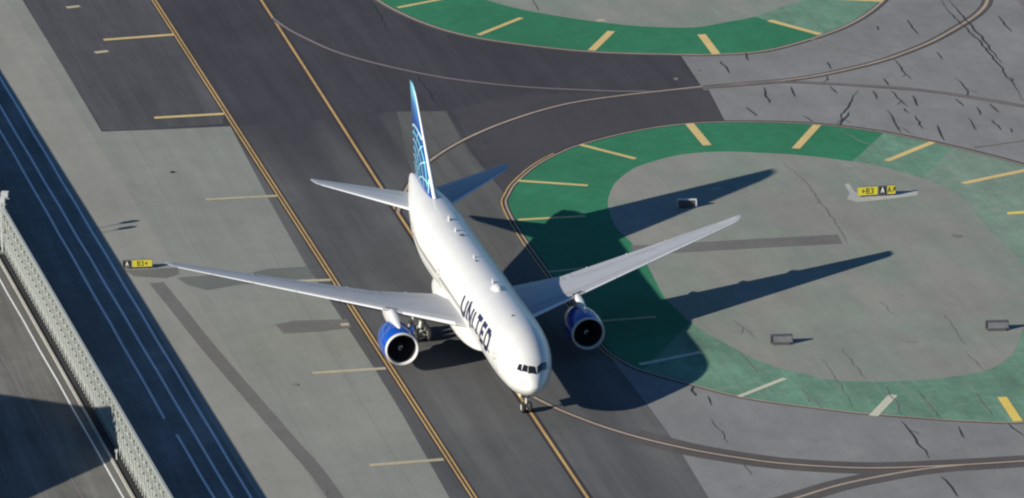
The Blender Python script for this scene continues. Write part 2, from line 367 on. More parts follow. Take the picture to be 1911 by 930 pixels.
# ticks (holding-edge bars)
def tick(p, q, wd, mat, z=0.044, name='edge_marking_bar'):
    a, b = np.array(gp(*p)), np.array(gp(*q))
    strip(name, [tuple(a), tuple((a+b)/2), tuple(b)], wd, z, mat)
for p, q, mt in [((193, 75), (325, 65), m_yellow), ((288, 220.5), (418, 213), m_yellow), ((384, 373), (517, 366), m_yellow_faded),
                 ((500, 527), (617, 523), m_yellow_faded), ((583, 697), (720, 688), m_yellow_faded), ((690, 869), (828, 858), m_yellow_faded)]:
    tick(p, q, 0.80 if mt is m_yellow else 0.75, mt, 0.032)
for p, q, w_, mt in [((967, 338), (1097, 347), 0.62, m_yellow), ((1084, 271), (1186, 297), 0.62, m_yellow), ((1287, 232), (1320, 272), 1.0, m_yellow), ((1525, 234), (1485, 278), 0.95, m_yellow),
                     ((1741, 266), (1655, 301), 0.85, m_yellow), ((1911+10, 317), (1797, 343), 0.85, m_yellow), ((1960, 394), (1880, 399), 0.85, m_yellow_bright),
                     ((967, 411), (1093, 404), 0.6, m_yellow), ((1025, 508), (1165, 494), 0.45, m_yellow_faded), ((1124, 600), (1224, 592), 0.55, m_yellow_faded),
                     ((1194, 681), (1308, 658), 0.7, m_cream), ((1379, 741), (1465, 707), 0.62, m_cream), ((1630, 777), (1667, 738), 0.95, m_cream), ((1900, 787), (1870, 742), 0.95, m_yellow_bright)]:
    tick(p, q, w_, mt, 0.044)
for p, q, w_, mt in [((742, 15), (835, -3), 0.62, m_yellow), ((893, 66), (973, 34), 0.7, m_yellow), ((1104, 95), (1141, 59), 0.95, m_yellow), ((1337, 102), (1309, 65), 1.0, m_yellow),
                     ((1531, 65), (1436, 39), 0.85, m_yellow), ((1648, 3), (1560, -2), 0.85, m_yellow)]:
    tick(p, q, w_, mt, 0.044)
# pale reflector plates
for p, q in [((177, 99), (202, 96)), ((124, 15), (149, 12)), ((636, 607), (652, 606)), ((1113, 39), (1129, 38))]:
    tick(p, q, 0.9, m_yellow_faded, 0.040, 'pavement_plate')

# sealed cracks
def cracks(name, lists, mat, wd, z):
    mb = MB()
    for pts in lists:
        P = G(pts)
        # jitter so the sealant wanders
        Q = []
        for i in range(len(P)-1):
            a, b = np.array(P[i]), np.array(P[i+1]); L_ = np.linalg.norm(b-a); k = max(2, int(L_/1.2))
            for j in range(k): Q.append(tuple(a+(b-a)*j/k+np.array([random.uniform(-.16, .16), random.uniform(-.42, .42)])*(1 if (i or j) else 0)))
        Q.append(P[-1])
        v, f = ribbon_vf(Q, wd*random.uniform(.6, 1.25), z, taper=True); mb.add(v, f)
        if len(Q) > 5 and random.random() < .7:      # a thin side branch
            k = random.randrange(2, len(Q)-2); p = np.array(Q[k]); sg_ = random.choice((-1, 1)); br = [tuple(p)]
            for _ in range(random.randint(2, 4)): p = p+np.array([sg_*random.uniform(.15, .5), -random.uniform(.2, 1.3)]); br.append(tuple(p))
            v, f = ribbon_vf(br, wd*.5, z+.0015, taper=True); mb.add(v, f)
    return tag(mb.build(name, mat), kind='structure')
C = lambda pts: crop(1200, 0, 2.688, pts)
cr = [C(x) for x in [
    [(1480, -10), (1530, 50), (1590, 120), (1680, 200), (1760, 300), (1830, 390), (1911, 510)],
    [(1530, 0), (1575, 45), (1620, 100), (1660, 150), (1720, 215), (1760, 275), (1795, 318)],
    [(1080, 450), (1035, 520), (1000, 580), (968, 632)], [(1030, 565), (1010, 600), (985, 635)],
    [(515, 262), (528, 308)], [(385, 308), (410, 340), (432, 370)], [(605, 440), (620, 490), (632, 520)], [(740, 435), (763, 488)],
    [(515, 540), (570, 585)], [(800, 580), (850, 615)], [(920, 312), (942, 350)], [(910, 375), (925, 400), (900, 420)], [(935, 435), (970, 470)],
    [(1150, 458), (1172, 500)], [(1172, 132), (1178, 155)], [(1325, 100), (1380, 175)], [(1258, 298), (1342, 402)], [(1470, 262), (1500, 300)],
    [(1205, 395), (1230, 430)], [(1238, 455), (1275, 490), (1328, 540)], [(1220, 552), (1250, 600), (1292, 670)], [(1310, 545), (1330, 570)], [(1350, 482), (1376, 535)],
    [(1362, 580), (1404, 648)], [(1560, 388), (1612, 440), (1630, 480), (1672, 494)], [(1565, 497), (1608, 535)], [(1672, 540), (1692, 580)], [(1738, 525), (1782, 565)],
    [(1630, 592), (1655, 630), (1675, 658)], [(1745, 600), (1795, 655)], [(1475, 630), (1510, 705)], [(1840, 390), (1850, 410)], [(1843, 645), (1850, 668)],
    [(1780, 80), (1850, 165)]]]
cr += [[(1296, 722), (1293, 731), (1297, 740)], [(1320, 740), (1327, 758)], [(1680, 786), (1700, 812), (1725, 842), (1733, 856)], [(1788, 797), (1798, 818)],
       [(1755, 890), (1775, 910), (1787, 928)], [(1880, 790), (1911, 815)]]
cracks('crack_sealant', cr, m_crack, 0.17, 0.052)
Dd = lambda pts: crop(1200, 500, 2.163, pts)
cr2 = [Dd(x) for x in [[(390, 340), (460, 420)], [(720, 370), (790, 470), (850, 575)], [(1215, 190), (1300, 310)], [(800, 330), (900, 450)], [(640, 490), (720, 570)], [(1110, 500), (1200, 610)],
    [(1340, 505), (1410, 600)], [(370, 215), (455, 285)], [(950, 130), (1010, 190)], [(270, 610), (340, 710)], [(400, 790), (435, 840)], [(1310, 350), (1370, 410)], [(980, 480), (1040, 590)]]]
cr2 += [[(1480, 320), (1510, 350), (1555, 410), (1580, 455)], [(1850-390, 305), (1475, 318)], [(1780, 442), (1798, 441)], [(1560, 240), (1640, 280)]]
cracks('joint_cracks', [[(690, 0), (705, 25), (725, 60)], [(780, 145), (812, 190)], [(994, 0), (1006, 22)]], m_crack, 0.16, 0.052)
cracks('faint_cracks', cr2, m_crack_soft, 0.15, 0.056)
tick((1514, 74), (1640, 112), 0.35, m_crack_soft, 0.056, 'pavement_joint')
tick((1815, 276), (1915, 262), 0.35, m_crack_soft, 0.056, 'pavement_joint')
# small stains
for (px, py, rx, ry) in [(322, 322, .45, .35), (907-585, 322, .3, .3), (1785, 441, .5, .7), (1703, 639, .6, .5), (551, 719, .35, .5), (606, 919, .3, .4), (1262, 148, .3, .5), (1413-110, 132, .2, .4)]:
    x, y = gp(px, py); sheet('oil_stain', [(x+rx*math.cos(t)*random.uniform(.7, 1.2), y+ry*math.sin(t)*random.uniform(.7, 1.2)) for t in np.linspace(0, 2*PI, 14)[:-1]], 0.048, m_crack_soft)
# grey repair bar on the island
line_px('island_repair_strip', [(1180, 468), (1265, 464), (1400, 456), (1568, 447)], 3.3, 0.036, m_repair, False)
# pad round the right guidance sign
sheet('sign_pad', G([(1576, 345), (1584, 343), (1596, 360), (1640, 362), (1700, 355), (1713, 358), (1712, 365), (1660, 372), (1600, 378), (1580, 372), (1586, 362)]), 0.036, m_pad)

# perimeter road and service road lane lines
def lane(name, fx, y0, y1, wd=0.27, z=0.020, mat=m_white_line):
    ys = np.linspace(y0, y1, 40); strip(name, [(fx(y)+0.03*math.sin(y*0.31), y) for y in ys], wd, z, mat)
def fitx(pts):
    P = np.array(G(pts)); A = np.polyfit(P[:, 1], P[:, 0], 1); return lambda y: A[0]*y+A[1]
lane('perimeter_road_edge_line', fitx([(0, 145), (94, 302), (226, 523), (348, 730), (470, 930)]), -60, 320)
lane('perimeter_road_centre_line', fitx([(0, 199), (78, 328), (168, 485), (348, 788), (435, 930)]), -60, 320)
fL3 = fitx([(0, 245), (50, 328), (148, 504), (245, 678), (310, 782)])
lane('perimeter_road_lane_line', fL3, gp(310, 782)[1], 320); lane('perimeter_road_lane_line', fitx([(329, 811), (400, 930)]), -60, gp(329, 811)[1])
lane('service_road_line', fitx([(0, 523), (71, 646), (126, 747), (174, 833), (232, 930)]), -60, 320, 0.18)
lane('service_road_inner_line', fitx([(22, 700), (47, 742), (99, 831), (153, 930)]), -60, 320, 0.2, mat=m_line_mauve)
# kerb and a strip painted dark for the shaded gap at the fence foot
mb = MB()
for y in np.arange(-60, 320, 20.0): mb.obox((FX(y+10)-1.15, y+10, 0.07), (0.13, 0, 0), (-0.278, 9.97, 0), (0, 0, 0.065))
tag(mb.build('kerb', m_kerb), kind='structure')
strip('gap_shade_strip', [(FX(y)-0.45, y) for y in (-60, 60, 320)], 1.1, 0.016, m_dark_strip)

# ------------------------------------------------------------------ blast fence
m_galv = paint('galvanised steel', (0.25, 0.27, 0.255), 0.55, 0.15, var=0.12, scale=0.7)
m_galv2 = paint('galvanised frame', (0.36, 0.385, 0.365), 0.5, 0.15, var=0.08)
m_slot = paint('dark slot', (0.035, 0.04, 0.04), 0.8)
fence = empty('blast_fence', (FX(40), 40, 0), 'long pale galvanised jet blast fence with latticed back beside the service road', 'fence')
BAY = 2.15; FH = 4.45
ys = np.arange(-46, 168, BAY)
def bay_mesh():
    """one bay in local coordinates: y 0..BAY, x=0 is the sunlit back; louvres lean so the bay reads as a steel lattice"""
    p = MB()
    prof = [(0.05, 0.25), (0.0, 0.9), (0.06, 0.95), (0.02, 1.6), (0.08, 1.65), (0.05, 2.3), (0.12, 2.35), (0.10, 3.0), (0.18, 3.05), (0.17, 3.65), (0.25, 3.7), (0.26, FH)]
    v = []; 
    for x, z in prof: v += [(x, 0, z), (x, BAY, z)]
    for x, z in prof[::-1]: v += [(x+0.06, 0, z), (x+0.06, BAY, z)]
    n = len(prof)*2
    f = [(2*i, 2*i+1, (2*i+3) % (2*n), (2*i+2) % (2*n)) for i in range(n)]
    p.add(v, f)
    fr = MB()
    for y in (0.0, BAY/2): fr.tube((-0.18, y, 0.02), (0.16, y, FH-0.1), 0.055, n=6)
    for z0, z1, ya, yb in ((0.3, 2.2, 0, BAY/2), (0.3, 2.2, BAY, BAY/2), (2.2, 3.9, BAY/2, 0), (2.2, 3.9, BAY/2, BAY)):
        fr.tube((-0.16, ya, z0), (-0.05, yb, z1), 0.045, n=6)
    for z, x in ((1.15, -0.12), (2.2, -0.06), (3.35, 0.0)): fr.tube((x, 0, z), (x, BAY, z), 0.04, n=6)
    cap = MB(); cap.box(0.10, 0.36, 0, BAY-0.01, FH-0.12, FH+0.02)
    cap.add([], [])
    sl = MB()
    for (y, z, h) in ((0.35, 3.15, .55), (1.15, 2.55, .5), (1.75, 1.85, .5), (0.55, 1.35, .45), (1.5, 0.75, .4)):
        x = 0.05+0.035*z-0.06
        sl.add([(x-.02, y, z), (x-.02, y+.26, z+.06), (x+.02, y+.26, z+h), (x+.02, y, z+h-.06), (x+.09, y, z), (x+.09, y+.26, z+.06), (x+.13, y+.26, z+h), (x+.13, y, z+h-.06)],
               [(0,1,2,3), (7,6,5,4), (0,4,5,1), (1,5,6,2), (2,6,7,3), (3,7,4,0)])
    k0 = len(p.f); p.add(sl.v, sl.f); p.slot_from = k0
    return p, fr, cap
protos = []
for (mbx, nm, mt) in zip(bay_mesh(), ('fence_panel', 'fence_frame', 'fence_cap'), (m_galv, m_galv2, m_galv2)):
    me = bpy.data.meshes.new(nm); me.from_pydata(mbx.v, [], mbx.f); me.materials.append(mt)
    if nm == 'fence_panel':
        me.materials.append(m_slot)
        for pi, pl in enumerate(me.polygons): pl.material_index = 1 if pi >= mbx.slot_from else 0
    bm = bmesh.new(); bm.from_mesh(me); bmesh.ops.recalc_face_normals(bm, faces=bm.faces); bm.to_mesh(me); bm.free()
    protos.append((nm, me))
fang = math.atan(0.0278)
inv = Matrix.Translation(-fence.location)
for k, y in enumerate(ys):
    base = None
    for nm, me in protos:
        o = bpy.data.objects.new(nm, me); COL.objects.link(o)
        if nm == 'fence_panel': o.parent = fence; base = o; o.matrix_parent_inverse = inv; o.location = (FX(y), y, 0); o.rotation_euler = (0, 0, fang)
        else: o.parent = base
# floodlight masts standing at the fence
m_white_metal = paint('white metal', (0.45, 0.47, 0.48), 0.4)
m_dark_metal = paint('dark metal', (0.05, 0.05, 0.055), 0.5)
m_lens = paint('lamp glass', (0.25, 0.27, 0.28), 0.1)
for (sx, sy, lab) in ((-28.11, 78.64, 'farther pale floodlight mast rising above the fence at the left edge'), (-28.73, 76.6, 'nearer pale floodlight mast rising above the fence at the left edge')):
    h = 6.0; x, y = sx-2.3948*h, sy-0.9237*h
    t = empty('floodlight_mast', (x, y, 0), lab, 'floodlight', 'floodlight masts at the blast fence')
    MB().tube((x, y, 0), (x, y, h-0.3), 0.09, 0.06).build('pole', m_white_metal, t)
    mb = MB(); mb.box(x-.25, x+.25, y-.25, y+.25, 0.012, 0.25); mb.build('base', m_galv, t)
    mb = MB(); mb.obox((x+.1, y, h-.05), (.36, -.13, 0), (.09, .2, .05), (0, -.08, .27)); hd = mb.build('lamp_head', m_white_metal, t)
    mb = MB(); mb.obox((x+.12, y-.16, h-.08), (.2, -.075, 0), (.004, .012, .003), (0, -.045, .15)); mb.build('lens', m_lens, hd)
    MB().tube((x-.3, y, h-.5), (x+.55, y-.1, h-.55), 0.045).build('crossarm', m_white_metal, t)

# ------------------------------------------------------------------ building left of the frame whose corner shades the service road
m_wall = paint('painted wall', (0.38, 0.37, 0.34), 0.8, var=0.1, scale=0.3)
m_roof = paint('roof membrane', (0.45, 0.45, 0.44), 0.8, var=0.1, scale=0.2)
m_glass = paint('window glass', (0.03, 0.04, 0.05), 0.08)
H = 13.0
G1 = np.array([-32.2, 11.4]); d4 = np.array([-.79, .61]); d3 = np.array([-.735, -.678]); Sg = np.array([2.3948, .9237])
q = [G1-Sg*H, G1-Sg*H+d4*48, G1-Sg*H+d4*48+d3*48, G1-Sg*H+d3*48]
bt = empty('terminal_building', (float(q[0][0]), float(q[0][1]), 0), 'flat roofed grey building left of the service road, casting the dark corner of shade', 'building')
def prism(poly, z0, z1):
    n = len(poly); v = [(p[0], p[1], z0) for p in poly]+[(p[0], p[1], z1) for p in poly]
    return v, [tuple(range(n)), tuple(range(n, 2*n))]+[(i, (i+1) % n, n+(i+1) % n, n+i) for i in range(n)]
cc = sum(q)/4
inn = [cc+(p-cc)*0.985 for p in q]
mb = MB(); mb.add(*prism(inn, 0, H-.6)); mb.build('wall', m_wall, bt)
mb = MB(); mb.add(*prism(q, H-.6, H)); mb.build('roof', m_roof, bt)
for e in (0, 3):
    a, b = (inn[0], inn[1]) if e == 0 else (inn[3], inn[0])
    d = (b-a)/np.linalg.norm(b-a); nrm = np.array([d[1], -d[0]]); nrm = nrm if (a-cc)@nrm > 0 else -nrm
    for fl in range(3):
        for k in range(9):
            c_ = a+d*(4+k*4.9)+nrm*0.02; z = 2.4+fl*3.6
            mb = MB(); mb.obox((c_[0], c_[1], z), (*(d*1.6), 0), (*(nrm*.04), 0), (0, 0, .8)); mb.build('window', m_glass, bt)

# ------------------------------------------------------------------ guidance signs
m_sign_y = paint('sign yellow', (0.52, 0.46, 0.03), 0.45, var=0.04)
m_sign_k = paint('sign black', (0.02, 0.02, 0.02), 0.45)
m_sign_w = paint('sign legend white', (0.75, 0.74, 0.66), 0.5)
m_sign_body = paint('sign housing', (0.16, 0.16, 0.16), 0.6)
GL = {'A': [[(0, 0), (.5, 1), (1, 0)], [(.22, .38), (.78, .38)]],
      'B': [[(0, 0), (0, 1), (.7, 1), (.92, .78), (.7, .53), (0, .53)], [(.7, .53), (1, .28), (.75, 0), (0, 0)]],
      '3': [[(0, .9), (.35, 1), (.8, .95), (.95, .75), (.6, .53), (.35, .53)], [(.6, .53), (1, .3), (.8, .05), (.35, 0), (0, .1)]],
      '<': [[(0, .5), (1.1, .5)], [(.4, .9), (0, .5), (.4, .1)]],
      '>': [[(0, .5), (1.1, .5)], [(.7, .9), (1.1, .5), (.7, .1)]],
      '^': [[(.05, .05), (.95, .95)], [(.35, .95), (.95, .95), (.95, .35)]]}
def stroke_faces(mb, pts, wd, mapf):
    """flat ribbon along pts (in 2-D) pushed through mapf(u,v)->xyz"""
    P = []
    for i in range(len(pts)-1):
        a, b = np.array(pts[i], float), np.array(pts[i+1], float); d = (b-a)/np.linalg.norm(b-a); nn_ = np.array([-d[1], d[0]])*wd/2
        a2, b2 = a-d*wd*.5*(i > 0), b+d*wd*.5*(i < len(pts)-2)
        k = max(1, int(np.linalg.norm(b-a)/0.15))
        v = []
        for j in range(k+1):
            c_ = a2+(b2-a2)*j/k; v += [mapf(*(c_+nn_)), mapf(*(c_-nn_))]
        mb.add(v, [(2*j, 2*j+1, 2*j+3, 2*j+2) for j in range(k)])
def guidance_sign(pa, pb, height, panels, label):
    """pa, pb: ends on the ground; panels: (width share, 'y'/'k', text)"""
    a, b = np.array(pa), np.array(pb); L_ = np.linalg.norm(b-a); d = (b-a)/L_
    n_ = np.array([d[1], -d[0]])                       # faces the camera side
    t = empty('guidance_sign', (float((a+b)[0]/2), float((a+b)[1]/2), 0.04), label, 'sign', 'taxiway guidance signs')
    z0 = 0.22; z1 = z0+height; u0 = 0; gap = 0.05
    for share, colr, txt in panels:
        wd = share*L_; c_ = a+d*(u0+wd/2)
        mb = MB(); mb.obox((c_[0], c_[1], (z0+z1)/2), (*(d*(wd/2-.01)), 0), (*(n_*.12), 0), (0, 0, height/2)); hs = mb.build('sign_box', m_sign_body, t)
        mb = MB(); e = c_+n_*.128
        mb.obox((e[0], e[1], (z0+z1)/2), (*(d*(wd/2-.05)), 0), (*(n_*.007), 0), (0, 0, height/2-.05)); fc = mb.build('sign_face', m_sign_y if colr == 'y' else m_sign_k, hs)
        lh = height*0.58; lw = lh*0.52; sp = lw*0.5
        tw_ = len(txt)*lw+(len(txt)-1)*sp; mb = MB()
        for i, ch in enumerate(txt):
            uu = u0+wd/2-tw_/2+i*(lw+sp)
            for st in GL[ch]:
                stroke_faces(mb, [(uu+x*lw, z0+height*.21+y*lh) for x, y in st], lh*.17,
                             lambda u_, v_: (*(a+d*u_+n_*.142), v_))
        mb.build('legend', m_sign_k if colr == 'y' else m_sign_w, fc)
        for s in (.2, .8):
            l_ = a+d*(u0+wd*s); MB().tube((l_[0], l_[1], 0.03), (l_[0], l_[1], z0), .05).build('leg', m_dark_metal, t)
        u0 += wd+gap
    return t
A_ = gp(1600, 369); B_ = gp(1671, 365)
guidance_sign(A_, B_, 1.0, [(.54, 'y', '<B3'), (.21, 'k', 'A'), (.23, 'y', 'A^')], 'longer yellow guidance sign with black A panel on the pale pad inside the green island')
A_ = gp(229, 503); B_ = gp(285, 501)
guidance_sign(A_, B_, 0.82, [(.30, 'k', 'A'), (.68, 'y', 'B3>')], 'shorter yellow sign with black A panel at the left wingtip beside the perimeter road')
# unlit sign frames seen from behind
m_frame_pale = paint('pale frame', (0.45, 0.47, 0.5), 0.4)
m_frame_dark = paint('dark frame', (0.07, 0.07, 0.075), 0.5)
m_back = paint('sign back', (0.17, 0.175, 0.19), 0.35, 0.2, var=0.2)
def back_sign(pa, pb, h, label, frame_mat, back_mat):
    a, b = np.array(gp(*pa)), np.array(gp(*pb)); L_ = np.linalg.norm(b-a); d = (b-a)/L_; n_ = np.array([d[1], -d[0]]); c_ = (a+b)/2
    t = empty('sign_frame', (float(c_[0]), float(c_[1]), 0.04), label, 'sign frame', 'small framed signs seen from behind on the island')
    z0 = .12
    mb = MB(); mb.obox((c_[0], c_[1], z0+h/2), (*(d*(L_/2-.09)), 0), (*(n_*.05), 0), (0, 0, h/2-.09)); mb.build('back_panel', back_mat, t)
    mb = MB()
    for s in (0.03, L_-.03):
        e = a+d*s; mb.obox((e[0], e[1], z0+h/2), (*(d*.06), 0), (*(n_*.16), 0), (0, 0, h/2))
    mb.obox((c_[0], c_[1], z0+h+.03), (*(d*(L_/2)), 0), (*(n_*.17), 0), (0, 0, .05)); mb.build('frame', frame_mat, t)
    mb = MB(); mb.obox((c_[0]+n_[0]*.25, c_[1]+n_[1]*.25, .12), (*(d*(L_/2-.25)), 0), (*(n_*.2), 0), (0, 0, .08)); mb.build('base', m_frame_dark, t)
    for s in (.18, .82):
        e = a+d*L_*s; MB().tube((e[0], e[1], .03), (e[0], e[1], z0+.05), .04).build('leg', m_frame_dark, t)
back_sign((1264, 387), (1300, 387), .75, 'small dark sign back with pale frame at the edge of the fin shadow', m_frame_pale, m_frame_dark)
back_sign((1438, 643), (1479, 642), .85, 'small grey sign back standing alone below the wing shadow', m_frame_dark, m_back)
back_sign((1839, 617), (1882, 616), .85, 'small grey sign back near the right edge of the photo', m_frame_dark, m_back)
# one small upright marker near the fence foot
x, y = gp(218, 858)
t = empty('marker_post', (x, y, 0), 'tiny pale marker post at the foot of the blast fence', 'marker post')
MB().tube((x, y, 0.01), (x, y, .75), .07, .06).build('post', m_white_metal, t); mb = MB(); mb.box(x-.14, x+.14, y-.05, y+.05, .75, 1.05); mb.build('plate', m_white_metal, t)

# ------------------------------------------------------------------ the airliner (nose at y=0, tail at y=+63; port side is +X)
plane = empty('airliner', (0, 30, 0.03), 'white twin engine airliner with blue engines and blue patterned tail on the taxiway', 'airliner')
m_white = paint('white paint', (0.60, 0.60, 0.585), 0.32, coat=0.3, var=0.035, scale=0.6)
m_wing = paint('wing grey', (0.37, 0.38, 0.40), 0.5, 0.0, coat=0.05, var=0.05, scale=0.5)
m_slat = paint('bare metal slat', (0.78, 0.79, 0.80), 0.4, 0.1, var=0.04)
m_blue = paint('engine blue', (0.003, 0.062, 0.37), 0.18, coat=0.8, var=0.04)
m_lip = paint('polished lip', (0.48, 0.48, 0.48), 0.5, 0.0, var=0.03)
m_fan = paint('fan blades', (0.014, 0.014, 0.018), 0.5, 0.3)
m_duct = paint('intake duct', (0.03, 0.03, 0.034), 0.6)
m_navy = paint('navy lettering', (0.008, 0.011, 0.055), 0.35)
m_win = paint('cockpit glass', (0.012, 0.014, 0.018), 0.08, coat=0.5)
m_tire = paint('tyre rubber', (0.02, 0.02, 0.02), 0.85)
m_rim = paint('wheel rim', (0.45, 0.45, 0.43), 0.4)
m_strut = paint('strut', (0.62, 0.62, 0.58), 0.4)
m_primer = paint('door inner primer', (0.50, 0.48, 0.28), 0.6)
m_seam = paint('panel seam', (0.17, 0.18, 0.19), 0.6)
m_exh = paint('exhaust metal', (0.18, 0.17, 0.16), 0.4, 0.8)

CZ = 5.93
ST = np.array([  # y, top, bottom, half width
    (0.00, 4.42, 4.30, 0.06), (0.10, 4.78, 3.98, 0.40), (0.30, 5.06, 3.76, 0.66), (0.70, 5.42, 3.52, 1.00), (1.20, 5.80, 3.34, 1.32), (1.80, 6.24, 3.20, 1.63),
    (2.50, 6.78, 3.08, 1.94), (3.20, 7.36, 3.00, 2.20), (4.00, 7.88, 2.93, 2.44), (5.00, 8.32, 2.88, 2.68), (6.50, 8.72, 2.84, 2.91), (8.50, 8.96, 2.83, 3.05), (11.0, 9.03, 2.83, 3.10),
    (14.0, 9.03, 2.83, 3.10), (40.0, 9.03, 2.83, 3.10), (43.0, 9.03, 2.90, 3.09), (46.0, 9.03, 3.30, 3.00), (49.0, 9.02, 3.95, 2.78), (52.0, 8.98, 4.70, 2.40), (55.0, 8.88, 5.40, 1.88),
    (58.0, 8.68, 6.05, 1.28), (60.0, 8.48, 6.48, 0.86), (61.6, 8.26, 6.84, 0.50), (62.6, 8.04, 7.12, 0.24), (62.9, 7.85, 7.30, 0.10)])
for row_ in ST:
    k_ = max(0.0, 1-row_[0]/10); row_[0] -= .25*k_; row_[3] *= 1-.05*k_
    q_ = .34*min(1.0, max(0.0, (62-row_[0])/18)); row_[1] -= q_*(1 if row_[0] < 46 else .4 if row_[0] > 50 else .7); row_[2] -= q_
    e_ = max(0.0, 1-max(row_[0], 0)/3.5); row_[2] += .50*e_; row_[1] += .30*e_; row_[0] += .35*e_
def pchip(x, y):
    h = np.diff(x); dl = np.diff(y)/h; n = len(x); m = np.zeros(n)
    for i in range(1, n-1):
        if dl[i-1]*dl[i] > 0:
            w1, w2 = 2*h[i]+h[i-1], h[i]+2*h[i-1]; m[i] = (w1+w2)/(w1/dl[i-1]+w2/dl[i])
    m[0], m[-1] = dl[0], dl[-1]
    def f(q):
        i = int(min(max(np.searchsorted(x, q)-1, 0), n-2)); t = (q-x[i])/h[i]
        return (1+2*t)*(1-t)**2*y[i]+t*(1-t)**2*h[i]*m[i]+t*t*(3-2*t)*y[i+1]+t*t*(t-1)*h[i]*m[i+1]
    return f
fT, fB, fW = (pchip(ST[:, 0], ST[:, k]) for k in (1, 2, 3))
def fus(y, th, off=0.0):
    """point on the skin; th from the starboard horizontal (0) over the crown (90) to port (180), degrees"""
    t = math.radians(th); zt, zb, hw = fT(y), fB(y), fW(y); zc = (zt+zb)/2
    cx = -.36*min(1.0, max(0.0, 1-y/13))**1.2
    return (cx-(hw+off)*math.cos(t), y, zc+((zt-zb)/2+off)*math.sin(t))
ys_ = sorted(set(list(np.concatenate([np.array([.1, .115, .14, .17, .21, .27, .35, .5, .65, .8]), np.arange(1, 12, .4), np.arange(12, 41, 2.0), np.arange(41, 62.5, .7), np.array([62.6, 62.8, 62.9])]).round(3))))
NR = 72; v = []; f = []
for y in ys_:
    for k in range(NR): v.append(fus(y, 360*k/NR))
for j in range(len(ys_)-1):
    for k in range(NR): f.append((j*NR+k, j*NR+(k+1) % NR, (j+1)*NR+(k+1) % NR, (j+1)*NR+k))
f.append(tuple(range(NR))); f.append(tuple(range((len(ys_)-1)*NR, len(ys_)*NR)))
fuselage = mesh_obj('fuselage', v, f, m_white, plane, True)
def patch(mb, pts, off=0.015, n=6):
    """quad patch on the skin, pts = four (y, th) corners"""
    a, b, c_, d = [np.array(p, float) for p in pts]; vv = []
    for i in range(n+1):
        for j in range(n+1):
            s, t = i/n, j/n; p = (1-s)*(1-t)*a+s*(1-t)*b+s*t*c_+(1-s)*t*d; vv.append(fus(p[0], p[1], off))
    mb.add(vv, [(i*(n+1)+j, i*(n+1)+j+1, (i+1)*(n+1)+j+1, (i+1)*(n+1)+j) for i in range(n) for j in range(n)])
# COCKPIT-WINDOWS
CW = [[(1.24, 72.5), (1.80, 82.5), (1.70, 102.5), (1.10, 107)], [(1.72, 53), (2.08, 68), (1.86, 78.5), (1.42, 69.5)], [(2.18, 41.5), (2.38, 55), (2.22, 62), (1.80, 50.5)],
      [(1.22, 113), (1.80, 112), (2.34, 129), (1.78, 134.5)], [(1.88, 138), (2.40, 131.5), (2.66, 139), (2.14, 146)], [(2.20, 148), (2.68, 141), (2.92, 147.5), (2.45, 155)]]
for c4 in CW:
    cw_ = np.array(c4); cen = cw_.mean(0); up_ = np.array([.09, 0.0]); c4 = [tuple(cen+(p-cen)*np.array([1.28, 1.10])+up_) for p in cw_]
    mb = MB(); patch(mb, c4, 0.02); mb.build('cockpit_window', m_win, fuselage)
# lettering
LT = {'U': (1.75, [[(0, 1), (0, .35), (.12, .12), (.36, 0), (.64, 0), (.88, .12), (1, .35), (1, 1)]]),
      'N': (1.75, [[(0, 0), (0, 1), (1, 0), (1, 1)]]), 'I': (0.0, [[(0, 0), (0, 1)]]),
      'T': (1.75, [[(0, 1), (1, 1)], [(.5, 1), (.5, 0)]]),
      'E': (1.35, [[(1, 1), (0, 1), (0, 0), (1, 0)], [(0, .52), (.85, .52)]]),
      'D': (1.6, [[(0, 0), (0, 1), (.5, 1), (.85, .85), (1, .6), (1, .4), (.85, .15), (.5, 0), (0, 0)]])}
POSN = [('U', 22.15), ('N', 19.45), ('I', 16.75), ('T', 15.65), ('E', 13.0), ('D', 10.85)]
for mir in (0, 1):
    th0, th1 = 0.5, 32.0; hh = math.radians(th1-th0)*3.1
    for ch, yl in POSN:
        wd_, sts = LT[ch]; mb = MB()
        for st in sts:
            if not mir:
                stroke_faces(mb, [((22.2-yl)+x*wd_, z*hh) for x, z in st], 0.50, lambda s_, t_: fus(22.2-s_, th0+math.degrees(t_/3.1), 0.02))
            else:
                y0_ = 31.4-yl   # reads nose to tail on the port side
                stroke_faces(mb, [((22.2-yl)+x*wd_, z*hh) for x, z in st], 0.44, lambda s_, t_: fus(9.2+s_, 180-(th0+math.degrees(t_/3.1)), 0.02))
        mb.build('letter', m_navy, fuselage)
# cabin windows and doors
for mir in (0, 1):
    mb = MB(); g = lambda th: 180-th if mir else th
    for y in np.arange(8.6, 52, .56):
        if any(abs(y-d_) < .9 for d_ in (6.4, 17.6, 33.6, 48.2)) : continue
        patch(mb, [(y-.13, g(1.0)), (y+.13, g(1.0)), (y+.13, g(7.2)), (y-.13, g(7.2))], .012, 1)
        if not mir: mb.build('cabin_window', m_win, fuselage); mb = MB()
    if mir: tag(mb.build('cabin_window_row', m_win, fuselage), kind='stuff')
    for y in (6.4, 17.6, 33.6, 48.2):
        mb = MB(); a0, a1 = -18, 15
        for (ya, yb, ta, tb) in ((y-.56, y-.50, a0, a1), (y+.50, y+.56, a0, a1), (y-.56, y+.56, a1, a1+1.0), (y-.56, y+.56, a0-1, a0)):
            patch(mb, [(ya, g(ta)), (yb, g(ta)), (yb, g(tb)), (ya, g(tb))], .013, 6)
        patch(mb, [(y-.12, g(4)), (y+.12, g(4)), (y+.12, g(9)), (y-.12, g(9))], .013, 2)
        mb.build('cabin_door_outline', m_seam, fuselage)
